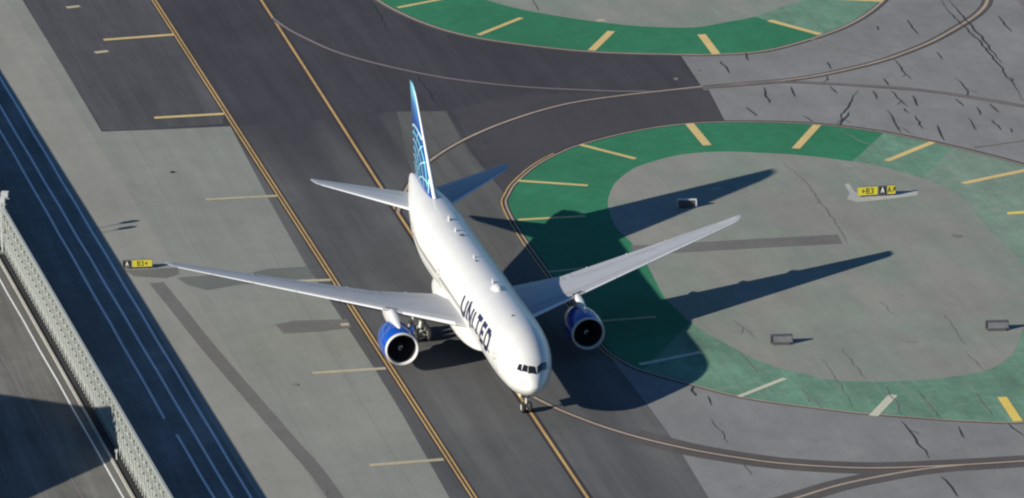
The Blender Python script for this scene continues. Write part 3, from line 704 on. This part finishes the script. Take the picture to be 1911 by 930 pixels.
# crown fittings
mb = MB(); c0 = np.array([0.05, 19.3, 8.64]); prof = [(i/14, math.sqrt(max(0, 1-(i/14)**2))) for i in range(15)]
vv = []; n = 28
for a, rr in prof:
    for i in range(n): t = 2*PI*i/n; vv.append((c0[0]+.62*rr*math.cos(t), c0[1]+1.0*rr*math.sin(t), c0[2]-.05+.52*a))
mb.add(vv, [(j*n+i, j*n+(i+1) % n, (j+1)*n+(i+1) % n, (j+1)*n+i) for j in range(14) for i in range(n)])
tag(mb.build('antenna_dome', m_white, fuselage, True))
def blade(y, x, h, ln, mat, nm='antenna'):
    z = 8.67-0.5*x*x/3.1; mb = MB()
    mb.add([(x-.04, y, z-.05), (x+.04, y, z-.05), (x+.04, y+ln, z-.05), (x-.04, y+ln, z-.05), (x-.02, y+ln*.45, z+h), (x+.02, y+ln*.45, z+h), (x+.02, y+ln*.9, z+h), (x-.02, y+ln*.9, z+h)],
           [(0,1,2,3), (4,5,6,7), (0,1,5,4), (1,2,6,5), (2,3,7,6), (3,0,4,7)])
    mb.build(nm, mat, fuselage)
blade(20.9, 0, .45, .5, m_white); blade(42.6, 0, .5, .7, m_white); blade(38.8, -.1, .4, .5, m_white); blade(29.6, -.1, .3, .4, m_strut)
for (y, x, r_) in ((37.5, .2, .28), (28.6, -.1, .16), (10.3, -.3, .13)):
    MB().lathe([(0, r_), (.14, r_*.8), (.2, .01)], (x, y, 8.64), 'z', 14).build('beacon', m_frame_dark, fuselage)

# ---- lifting surfaces
def FOIL(x, t): return .41*t*max(0, 1-(1-min(max(x, 0)/.30, 1))**2)**.62*(1-.97*min(max((x-.5)/.5, 0), 1)**1.4)
def airfoil(n=18, t=0.12):
    xs = [0.5*(1-math.cos(PI*i/n)) for i in range(n+1)]
    th = [FOIL(x, t) for x in xs]
    cam_ = [0.0 for x in xs]
    up = [(x, c_+h) for x, h, c_ in zip(xs, th, cam_)]; lo = [(x, c_-h) for x, h, c_ in zip(xs, th, cam_)]
    return up[::-1]+lo[1:-1]           # TE -> LE over the top, back under
def wing_surface(secs, mir):
    """secs: (X, yLE, zLE, yTE, zTE, t)"""
    v = []; f = []; m_ = 0
    for (X, yl, zl, yt, zt, t) in secs:
        af = airfoil(18, t); c_ = yt-yl; m_ = len(af)
        for (x, z) in af: v.append(((-1 if mir else 1)*X, yl+x*c_, zl+(zt-zl)*x+z*c_))
    for j in range(len(secs)-1):
        for k in range(m_): f.append((j*m_+k, j*m_+(k+1) % m_, (j+1)*m_+(k+1) % m_, (j+1)*m_+k))
    f.append(tuple(range(m_))); f.append(tuple((len(secs)-1)*m_+k for k in range(m_)))
    return v, f
def lerp_secs(A, n):
    out_ = []
    for a, b in zip(A[:-1], A[1:]):
        for k in range(n): out_.append(tuple(np.array(a)*(1-k/n)+np.array(b)*k/n))
    return out_+[A[-1]]
def wLE(X): return 20.5+(X-3.1)*.6575, 4.55+(X-3.1)*.1165
WS = [(1.5, 19.4, 4.30, 33.5, 3.75, .115), (3.1, *wLE(3.1), 33.25, 3.95, .115), (9.8, *wLE(9.8), 32.7, 5.0, .10), (29.0, *wLE(29.0), 39.55, 7.45, .08), (29.86, *wLE(29.86), 39.9, 7.60, .085), (30.2, 38.6, 7.70, 40.05, 7.62, .08), (30.44, 39.6, 7.68, 40.15, 7.64, .06)]
def top_strip(mb, x0, x1, c0, c1, mir, off=.02, n=14, thick=.12, nc=4):
    """patch on the wing's upper skin between chord fractions c0..c1 (c may be a pair for ends)"""
    vv = []
    for i in range(n+1):
        X = x0+(x1-x0)*i/n
        for A, B in zip(WS[:-1], WS[1:]):
            if A[0] <= X <= B[0] or B is WS[-1]:
                s = (X-A[0])/(B[0]-A[0]); S_ = np.array(A)*(1-s)+np.array(B)*s; break
        ch = S_[3]-S_[1]
        for j in range(nc+1):
            x = c0+(c1-c0)*j/nc; sx = max(x, 0)
            h = FOIL(sx, S_[5])
            vv.append(((-1 if mir else 1)*X, S_[1]+x*ch-(off if x < .01 else 0), S_[2]+(S_[4]-S_[2])*x+h*ch+off))
    mb.add(vv, [(i*(nc+1)+j, i*(nc+1)+j+1, (i+1)*(nc+1)+j+1, (i+1)*(nc+1)+j) for i in range(n) for j in range(nc)])
for mir in (1, 0):
    v, f = wing_surface(lerp_secs(WS, 4), mir)
    wg = mesh_obj('wing', v, f, m_wing, plane, True); auto_smooth(wg, 40)
    sg = -1 if mir else 1
    # slats: leading-edge skins
    for (x0, x1) in ((3.9, 8.7), (10.5, 14.4), (14.45, 18.4), (18.45, 22.4), (22.45, 26.2), (26.25, 29.4)):
        mb = MB(); top_strip(mb, x0, x1, 0.0, .034, mir, .022, 8); 
        # wrap beneath the nose
        n0 = len(mb.v); vv = []
        for i in range(9):
            X = x0+(x1-x0)*i/8
            for A, B in zip(WS[:-1], WS[1:]):
                if A[0] <= X <= B[0]: s = (X-A[0])/(B[0]-A[0]); S_ = np.array(A)*(1-s)+np.array(B)*s; break
            ch = S_[3]-S_[1]
            for x in (0, .003, .012, .03):
                h = FOIL(x, S_[5])
                vv.append((sg*X, S_[1]+x*ch-.022*(1 if x < .02 else .3), S_[2]-h*ch+(.022 if x == 0 else -.01)))
        mb.add(vv, [(i*4+j, i*4+j+1, (i+1)*4+j+1, (i+1)*4+j) for i in range(8) for j in range(3)])
        mb.build('slat', m_slat, wg, True)
    # flap and aileron breaks
    for (x0, x1, ca, cb) in ((3.9, 29.4, .036, .044), (3.6, 29.2, .155, .161), (4.0, 9.5, .74, .747), (10.6, 21.5, .70, .712), (22.0, 27.5, .74, .755), (9.55, 9.62, .72, .995), (10.45, 10.52, .70, .995), (21.6, 21.66, .70, .995), (27.6, 27.65, .74, .995)):
        mb = MB(); top_strip(mb, x0, x1, ca, cb, mir, .012, 16, nc=2 if cb-ca < .1 else 6); mb.build('panel_seam', m_seam, wg)
    for (x0, x1) in ((11, 13.2), (13.3, 15.5), (15.6, 17.8), (17.9, 20.1)):
        mb = MB(); top_strip(mb, x0, x1, .60, .69, mir, .012, 4); mb.build('spoiler', m_wing, wg)
    mb = MB(); top_strip(mb, 9.05, 10.15, .055, .085, mir, .03, 3); mb.build('pylon_cover', m_frame_dark, wg)
    # flap track fairings under the trailing edge
    for X in (6.6, 12.6, 17.2, 21.8):
        for A, B in zip(WS[:-1], WS[1:]):
            if A[0] <= X <= B[0]: s = (X-A[0])/(B[0]-A[0]); S_ = np.array(A)*(1-s)+np.array(B)*s; break
        ch = S_[3]-S_[1]; y0_ = S_[3]-ch*.45; y1_ = S_[3]+.55; z_ = S_[4]-.10+.012*ch
        vv = []; n = 12; L_ = 10
        for i in range(L_+1):
            t = i/L_; rr = .36*math.sin(PI*min(1, t*.97+.02))**.6
            for k in range(n): q_ = 2*PI*k/n; vv.append((sg*X+.55*rr*math.cos(q_), y0_+(y1_-y0_)*t, z_-.32+.18*t+rr*math.sin(q_)))
        mb = MB(); mb.add(vv, [(i*n+k, i*n+(k+1) % n, (i+1)*n+(k+1) % n, (i+1)*n+k) for i in range(L_) for k in range(n)]); mb.build('flap_track_fairing', m_wing, wg, True)
    # tip lamp
    mb = MB(); mb.lathe([(-.12, .01), (-.05, .06), (.05, .06), (.12, .01)], (sg*30.35, 38.95, 7.72), 'y', 10); mb.build('navigation_lamp', m_lens, wg)
    # tailplane
    TS = [(.8, 51.6, 6.75, 59.9, 6.72, .10), (2.2, 53.1, 6.92, 60.4, 6.9, .10), (9.9, 61.45, 7.74, 63.75, 7.72, .085), (10.4, 62.1, 7.79, 63.98, 7.78, .08), (10.74, 63.3, 7.80, 64.1, 7.80, .06)]
    v, f = wing_surface(lerp_secs(TS, 3), mir)
    tp = mesh_obj('tailplane', v, f, m_wing, plane, True); auto_smooth(tp, 40)
    WSb = WS; WS = TS
    mb = MB(); top_strip(mb, 2.0, 10.0, 0.0, .05, mir, .02, 10); mb.build('leading_edge', m_slat, tp, True)
    mb = MB(); top_strip(mb, 1.9, 10.0, .70, .715, mir, .012, 10, nc=1); mb.build('panel_seam', m_seam, tp)
    WS = WSb
# wing root fairing
FR = [(15.6, .0), (16.6, .38), (18.0, .66), (20, .88), (23, 1.0), (30, 1.0), (33.5, .92), (36, .72), (38.5, .4), (40.4, 0.0)]
v = []; f = []; n = 48
fy = pchip(np.array([a for a, b in FR]), np.array([b for a, b in FR]))
yy = np.linspace(15.6, 40.4, 40)
for y in yy:
    s = max(fy(y), 0.0); hw = 2.2+1.5*s; zt = 3.6+1.3*s; zb = 3.25-.95*s; zc = 3.5
    for k in range(n):
        t = 2*PI*k/n; c_, s_ = math.cos(t), math.sin(t)
        v.append((hw*math.copysign(abs(c_)**.75, c_), y, zc+((zt-zc) if s_ > 0 else (zc-zb))*math.copysign(abs(s_)**.9, s_)))
for j in range(len(yy)-1):
    for k in range(n): f.append((j*n+k, j*n+(k+1) % n, (j+1)*n+(k+1) % n, (j+1)*n+k))
mesh_obj('wing_root_fairing', v, f, m_white, plane, True)

# ---- fin
m, nt, b = nodes_mat('fin gradient paint'); N = nt.nodes.new; L = nt.links.new
tc = N('ShaderNodeTexCoord'); sp = N('ShaderNodeSeparateXYZ'); L(tc.outputs['Object'], sp.inputs[0])
mr = N('ShaderNodeMapRange'); mr.inputs[1].default_value = 8.5; mr.inputs[2].default_value = 18.5; L(sp.outputs[2], mr.inputs[0])
cr_ = N('ShaderNodeValToRGB'); L(mr.outputs[0], cr_.inputs[0]); e = cr_.color_ramp.elements
e[0].position = 0.0; e[0].color = (.008, .05, .25, 1); e[1].position = 1.0; e[1].color = (.22, .52, .62, 1)
for p_, c_ in ((.50, (.012, .05, .28, 1)), (.62, (.014, .055, .29, 1)), (.80, (.045, .19, .45, 1)), (.92, (.17, .50, .70, 1))):
    q_ = e.new(p_); q_.color = c_
L(cr_.outputs[0], b.inputs['Base Color']); b.inputs['Roughness'].default_value = .25; b.inputs['Coat Weight'].default_value = .5
m_fin = m
m_teal = paint('teal livery lines', (0.10, 0.48, 0.50), 0.3, coat=.3)
m_cyan = paint('pale livery lines', (0.36, 0.64, 0.68), 0.3, coat=.3)
FS = [(8.2, 49.0, 60.7, .085), (9.1, 50.2, 60.75, .095), (12, 53.2, 61.3, .095), (17.4, 59.0, 62.15, .09), (18.1, 59.95, 62.3, .085), (18.45, 60.9, 62.38, .07)]   # z, yLE, yTE, t
def fin_half(z, x):
    for A, B in zip(FS[:-1], FS[1:]):
        if A[0] <= z <= B[0]: break
    s = min(max((z-A[0])/(B[0]-A[0]), 0), 1); S_ = np.array(A)*(1-s)+np.array(B)*s; ch = S_[2]-S_[1]; c_ = min(max((x-S_[1])/ch, 0), 1)
    return 5*S_[3]*(.2969*math.sqrt(c_)-.126*c_-.3516*c_*c_+.2843*c_**3-.1036*c_**4)*ch, S_
v = []; f = []; nz = 30; prof_n = 0
for i in range(nz+1):
    z = 8.2+(18.45-8.2)*i/nz; _, S_ = fin_half(z, 55); ch = S_[2]-S_[1]
    xs = [0.5*(1-math.cos(PI*k/18)) for k in range(19)]
    ring = [(5*S_[3]*(.2969*math.sqrt(x)-.126*x-.3516*x*x+.2843*x**3-.1036*x**4)*ch, S_[1]+x*ch, z) for x in xs]
    full = ring[::-1]+[(-a, b_, c_) for a, b_, c_ in ring[1:-1]]; prof_n = len(full); v += full
for j in range(nz):
    for k in range(prof_n): f.append((j*prof_n+k, j*prof_n+(k+1) % prof_n, (j+1)*prof_n+(k+1) % prof_n, (j+1)*prof_n+k))
f.append(tuple(range(prof_n))); f.append(tuple(nz*prof_n+k for k in range(prof_n)))
fin = mesh_obj('fin', v, f, m_fin, plane, True); auto_smooth(fin, 40)
# leading edge strip of the fin
mb = MB(); vv = []
for i in range(25):
    z = 8.9+(18.2-8.9)*i/24; h, S_ = fin_half(z, 0); ch = S_[2]-S_[1]
    for c_ in (.022, .006, 0, .006, .022):
        pass
    row = []
    for k, c_ in enumerate((.020, .006, 0.0, .006, .020)):
        hh_, _ = fin_half(z, S_[1]+c_*ch); row.append(((1 if k < 2 else -1 if k > 2 else 0)*(hh_+.015), S_[1]+c_*ch-.02, z))
    vv += row
mb.add(vv, [(i*5+j, i*5+j+1, (i+1)*5+j+1, (i+1)*5+j) for i in range(24) for j in range(4)]); mb.build('fin_leading_edge', m_slat, fin, True)
# globe livery: meridians and parallels of a sphere, clipped to the fin
gc = np.array([58.2, 7.4]); GR = 7.0
def inside(y, z):
    if z < 9.05 or z > 18: return False
    _, S_ = fin_half(z, y); return S_[1]+.2 < y < S_[2]-.08
for sgn in (-1, 1):
    mbl = {m_teal: MB(), m_cyan: MB()}
    def arc(points, wd, mat):
        seg = []
        for p in points+[None]:
            if p is not None and inside(*p): seg.append(p)
            else:
                if len(seg) > 2:
                    stroke_faces(mbl[mat], seg[::2] if len(seg) > 6 else seg, wd, lambda y_, z_: (sgn*(fin_half(z_, y_)[0]+.02), y_, z_))
                seg = []
    tt = np.linspace(0, 2*PI, 90)
    arc([(gc[0]+GR*math.cos(t), gc[1]+GR*math.sin(t)) for t in tt], .26, m_cyan)
    for k in range(1, 8):
        r_k = GR-k*.78; arc([(gc[0]+(.35*k)+r_k*1.12*math.cos(t), gc[1]-.12*k+r_k*math.sin(t)) for t in tt], .30 if k % 2 else .18, m_teal if k % 2 else m_cyan)
    for k in range(5):
        a0_ = 1.15+k*.33
        arc([(gc[0]+rr_*math.cos(a0_+.10*(rr_-4)), gc[1]+rr_*math.sin(a0_+.10*(rr_-4))) for rr_ in np.linspace(.6, GR, 40)], .15, m_cyan)
    for mt, q_ in mbl.items():
        if q_.v: tag(q_.build('tail_pattern', mt, fin), kind='stuff')
mb = MB()
for z in np.linspace(9.1, 17.4, 2): pass
for sgn in (-1, 1):
    vv = []
    for i in range(13):
        z = 9.1+(17.9-9.1)*i/12; _, S_ = fin_half(z, 0); ch = S_[2]-S_[1]
        for c_ in (.70, .706): y_ = S_[1]+c_*ch; vv.append((sgn*(fin_half(z, y_)[0]+.012), y_, z))
    mb.add(vv, [(2*i, 2*i+1, 2*i+3, 2*i+2) for i in range(12)])
mb.build('rudder_seam', m_seam, fin)
mb = MB(); mb.lathe([(0, .16), (.5, .17), (.62, .12), (.6, .02)], (0, 62.75, 7.6), 'y', 14); mb.build('exhaust_outlet', m_exh, fuselage)

# ---- engines
EZ = 2.78; EY = 20.0
for sg in (-1, 1):
    ex = sg*9.61
    outer = [(.16, 1.66), (.35, 1.72), (.8, 1.81), (1.5, 1.88), (2.3, 1.91), (3.2, 1.87), (4.2, 1.75), (5.2, 1.52), (5.5, 1.43)]
    inner = [(5.5, 1.39), (5.0, 1.42), (3.6, 1.46), (1.9, 1.50), (1.2, 1.48), (.55, 1.50)]
    eng = MB().lathe(outer+inner[:4], (ex, EY, EZ), 'y', 64).build('engine_cowl', m_blue, plane, True); auto_smooth(eng, 50)
    MB().lathe(inner[3:], (ex, EY, EZ), 'y', 64).build('intake_duct', m_duct, eng, True)
    lip = [(.55, 1.495), (.17, 1.525)]+[(.17-.17*math.sin(t), 1.60-.07*math.cos(t)) for t in np.linspace(0, PI, 12)]+[(.17, 1.68), (.34, 1.735), (.34, 1.70)]
    MB().lathe(lip, (ex, EY, EZ), 'y', 64).build('intake_lip', m_lip, eng, True)
    fan = MB(); nb = 22
    for i in range(nb):
        t0 = 2*PI*i/nb; vv = []
        for j in range(6):
            rr = .36+(1.46-.36)*j/5; tw_ = .25+.5*j/5; aa = t0+.18*j/5
            for s in (-1, 1):
                a_ = aa+s*.115*(1-.25*j/5); vv.append((ex+rr*math.cos(a_), EY+1.35+s*.16*(1-tw_*.5), EZ+rr*math.sin(a_)))
        fan.add(vv, [(2*j, 2*j+1, 2*j+3, 2*j+2) for j in range(5)])
    fan.build('fan', m_fan, eng)
    MB().lathe([(1.62, 0.02), (1.62, 1.49)], (ex, EY, EZ), 'y', 40).build('fan_backing', m_duct, eng)
    MB().lathe([(.72, .01), (.80, .12), (.95, .23), (1.15, .33), (1.4, .37)], (ex, EY, EZ), 'y', 28).build('spinner', m_duct, eng, True)
    sw = MB(); vv = []
    for i in range(17):
        t = i/16*PI*1.5; rr = .05+.26*i/16; yy_ = .70+.9*rr**1.25*.9+.08
        for dr in (-.035, .035): vv.append((ex+(rr+dr)*math.cos(t), EY+.69+1.05*(rr+dr)**1.35+.0-.02, EZ+(rr+dr)*math.sin(t)))
    sw.add(vv, [(2*i, 2*i+1, 2*i+3, 2*i+2) for i in range(16)]); sw.build('spinner_swirl', m_white, eng)
    MB().lathe([(4.6, 1.05), (5.6, .98), (6.6, .78), (6.62, .72), (5.6, .7)], (ex, EY, EZ+.05), 'y', 40).build('core_nozzle', m_exh, eng, True)
    MB().lathe([(5.6, .5), (6.6, .42), (7.5, .12), (7.6, .01)], (ex, EY, EZ+.05), 'y', 28).build('exhaust_plug', m_exh, eng, True)
    # nacelle strake
    mb = MB(); t = PI*.5+sg*.75
    p0 = (ex+1.88*math.cos(t), EY+1.2, EZ+1.88*math.sin(t)); mb.obox((ex+2.05*math.cos(t), EY+2.0, EZ+2.05*math.sin(t)), (0, .7, 0), (.02*math.sin(t), 0, -.02*math.cos(t)), (.16*math.cos(t), 0, .16*math.sin(t))); mb.build('strake', m_blue, eng)
    # cowl seam
    MB().lathe([(1.9, 1.899), (1.93, 1.903), (1.96, 1.903)], (ex, EY, EZ), 'y', 64).build('cowl_seam', m_seam, eng)
    # pylon: lofted blade
    pr = [(21.3, 4.62, 4.70, .10), (21.9, 4.50, 4.90, .24), (22.8, 4.40, 5.10, .36), (23.8, 4.25, 5.32, .42), (24.9, 4.0, 5.47, .44), (26.5, 3.5, 5.45, .42), (28.5, 3.6, 5.3, .34), (30.5, 4.2, 5.0, .18), (31.5, 4.6, 4.95, .05)]
    vv = []; n = 16
    for (y, z0, z1, hw) in pr:
        for k in range(n):
            t = 2*PI*k/n; c_, s_ = math.cos(t), math.sin(t)
            vv.append((ex+hw*math.copysign(abs(c_)**.6, c_), y, (z0+z1)/2+(z1-z0)/2*math.copysign(abs(s_)**.6, s_)))
    mb = MB(); mb.add(vv, [(j*n+k, j*n+(k+1) % n, (j+1)*n+(k+1) % n, (j+1)*n+k) for j in range(len(pr)-1) for k in range(n)]+[tuple(range(n)), tuple((len(pr)-1)*n+k for k in range(n))])
    mb.build('pylon', m_white, plane, True)

# ---- landing gear
def wheel(parent, x, y, r, w_, mats=(m_tire, m_rim)):
    zc = 0.03+r
    prof = [(-w_/2+.02, r*.55), (-w_/2, r*.72), (-w_/2+.03, r*.93), (-w_*.25, r), (w_*.25, r), (w_/2-.03, r*.93), (w_/2, r*.72), (w_/2-.02, r*.55)]
    o = MB().lathe(prof, (x, y, zc), 'x', 32, closed=True).build('wheel', mats[0], parent, True)
    MB().lathe([(-w_/2+.05, .02), (-w_/2+.03, r*.4), (-w_/2+.01, r*.56), (w_/2-.01, r*.56), (w_/2-.03, r*.4), (w_/2-.05, .02)], (x, y, zc), 'x', 24, closed=True).build('rim', mats[1], o, True)
    return o
ng = MB(); ng.tube((0, 5.6, 3.2), (0, 5.89, .62), .13, .10, 14); ng.tube((-.42, 5.89, .57), (.42, 5.89, .57), .07); ng.tube((0, 4.4, 3.1), (0, 5.75, 1.5), .07, .06)
gear = ng.build('nose_gear', m_strut, plane, False); auto_smooth(gear)
for s in (-1, 1):
    wheel(gear, s*.36, 5.89, .55, .38)
    mb = MB(); mb.add([(s*.62, 4.6, 2.95), (s*.62, 7.1, 2.95), (s*.80, 6.9, 2.0), (s*.80, 4.8, 2.0), (s*.66, 4.6, 2.95), (s*.66, 7.1, 2.95), (s*.84, 6.9, 2.0), (s*.84, 4.8, 2.0)],
                      [(0,1,2,3), (4,7,6,5), (0,4,5,1), (1,5,6,2), (2,6,7,3), (3,7,4,0)]); mb.build('gear_door', m_primer, gear)
    mb = MB(); mb.lathe([(-.06, .12), (.06, .10)], (s*.2, 5.55, 1.75), 'y', 14); mb.add([(s*.2, 5.49, 1.75)], []); mb.box(s*.2-.11, s*.2+.11, 5.52, 5.60, 1.64, 1.86); mb.build('taxi_lamp', m_lens, gear)
for s in (-1, 1):
    x = s*5.49; y = 31.7
    g_ = MB(); g_.tube((s*4.9, 31.2, 4.5), (x, y, 1.0), .20, .17, 14); g_.box(x-.12, x+.12, y-1.75, y+1.75, .62, .86); g_.tube((s*3.2, 31.0, 3.6), (x, y-.1, 2.0), .09, .08); g_.tube((x, 29.6, 3.9), (x, y, 1.6), .08, .08)
    mg = g_.build('main_gear', m_strut, plane)
    for dy in (-1.45, 0, 1.45):
        MB().tube((x-.72, y+dy, .68), (x+.72, y+dy, .68), .08).build('axle', m_strut, mg)
        for dx in (-.66, .66): wheel(mg, x+dx, y+dy, .65, .46)
    mb = MB(); mb.add([(s*6.05, 30.2, 4.5), (s*6.05, 32.9, 4.4), (s*6.35, 32.5, 2.3), (s*6.35, 30.6, 2.3), (s*6.10, 30.2, 4.5), (s*6.10, 32.9, 4.4), (s*6.40, 32.5, 2.3), (s*6.40, 30.6, 2.3)],
                      [(0,1,2,3), (4,7,6,5), (0,4,5,1), (1,5,6,2), (2,6,7,3), (3,7,4,0)]); mb.build('gear_door', m_white, mg)
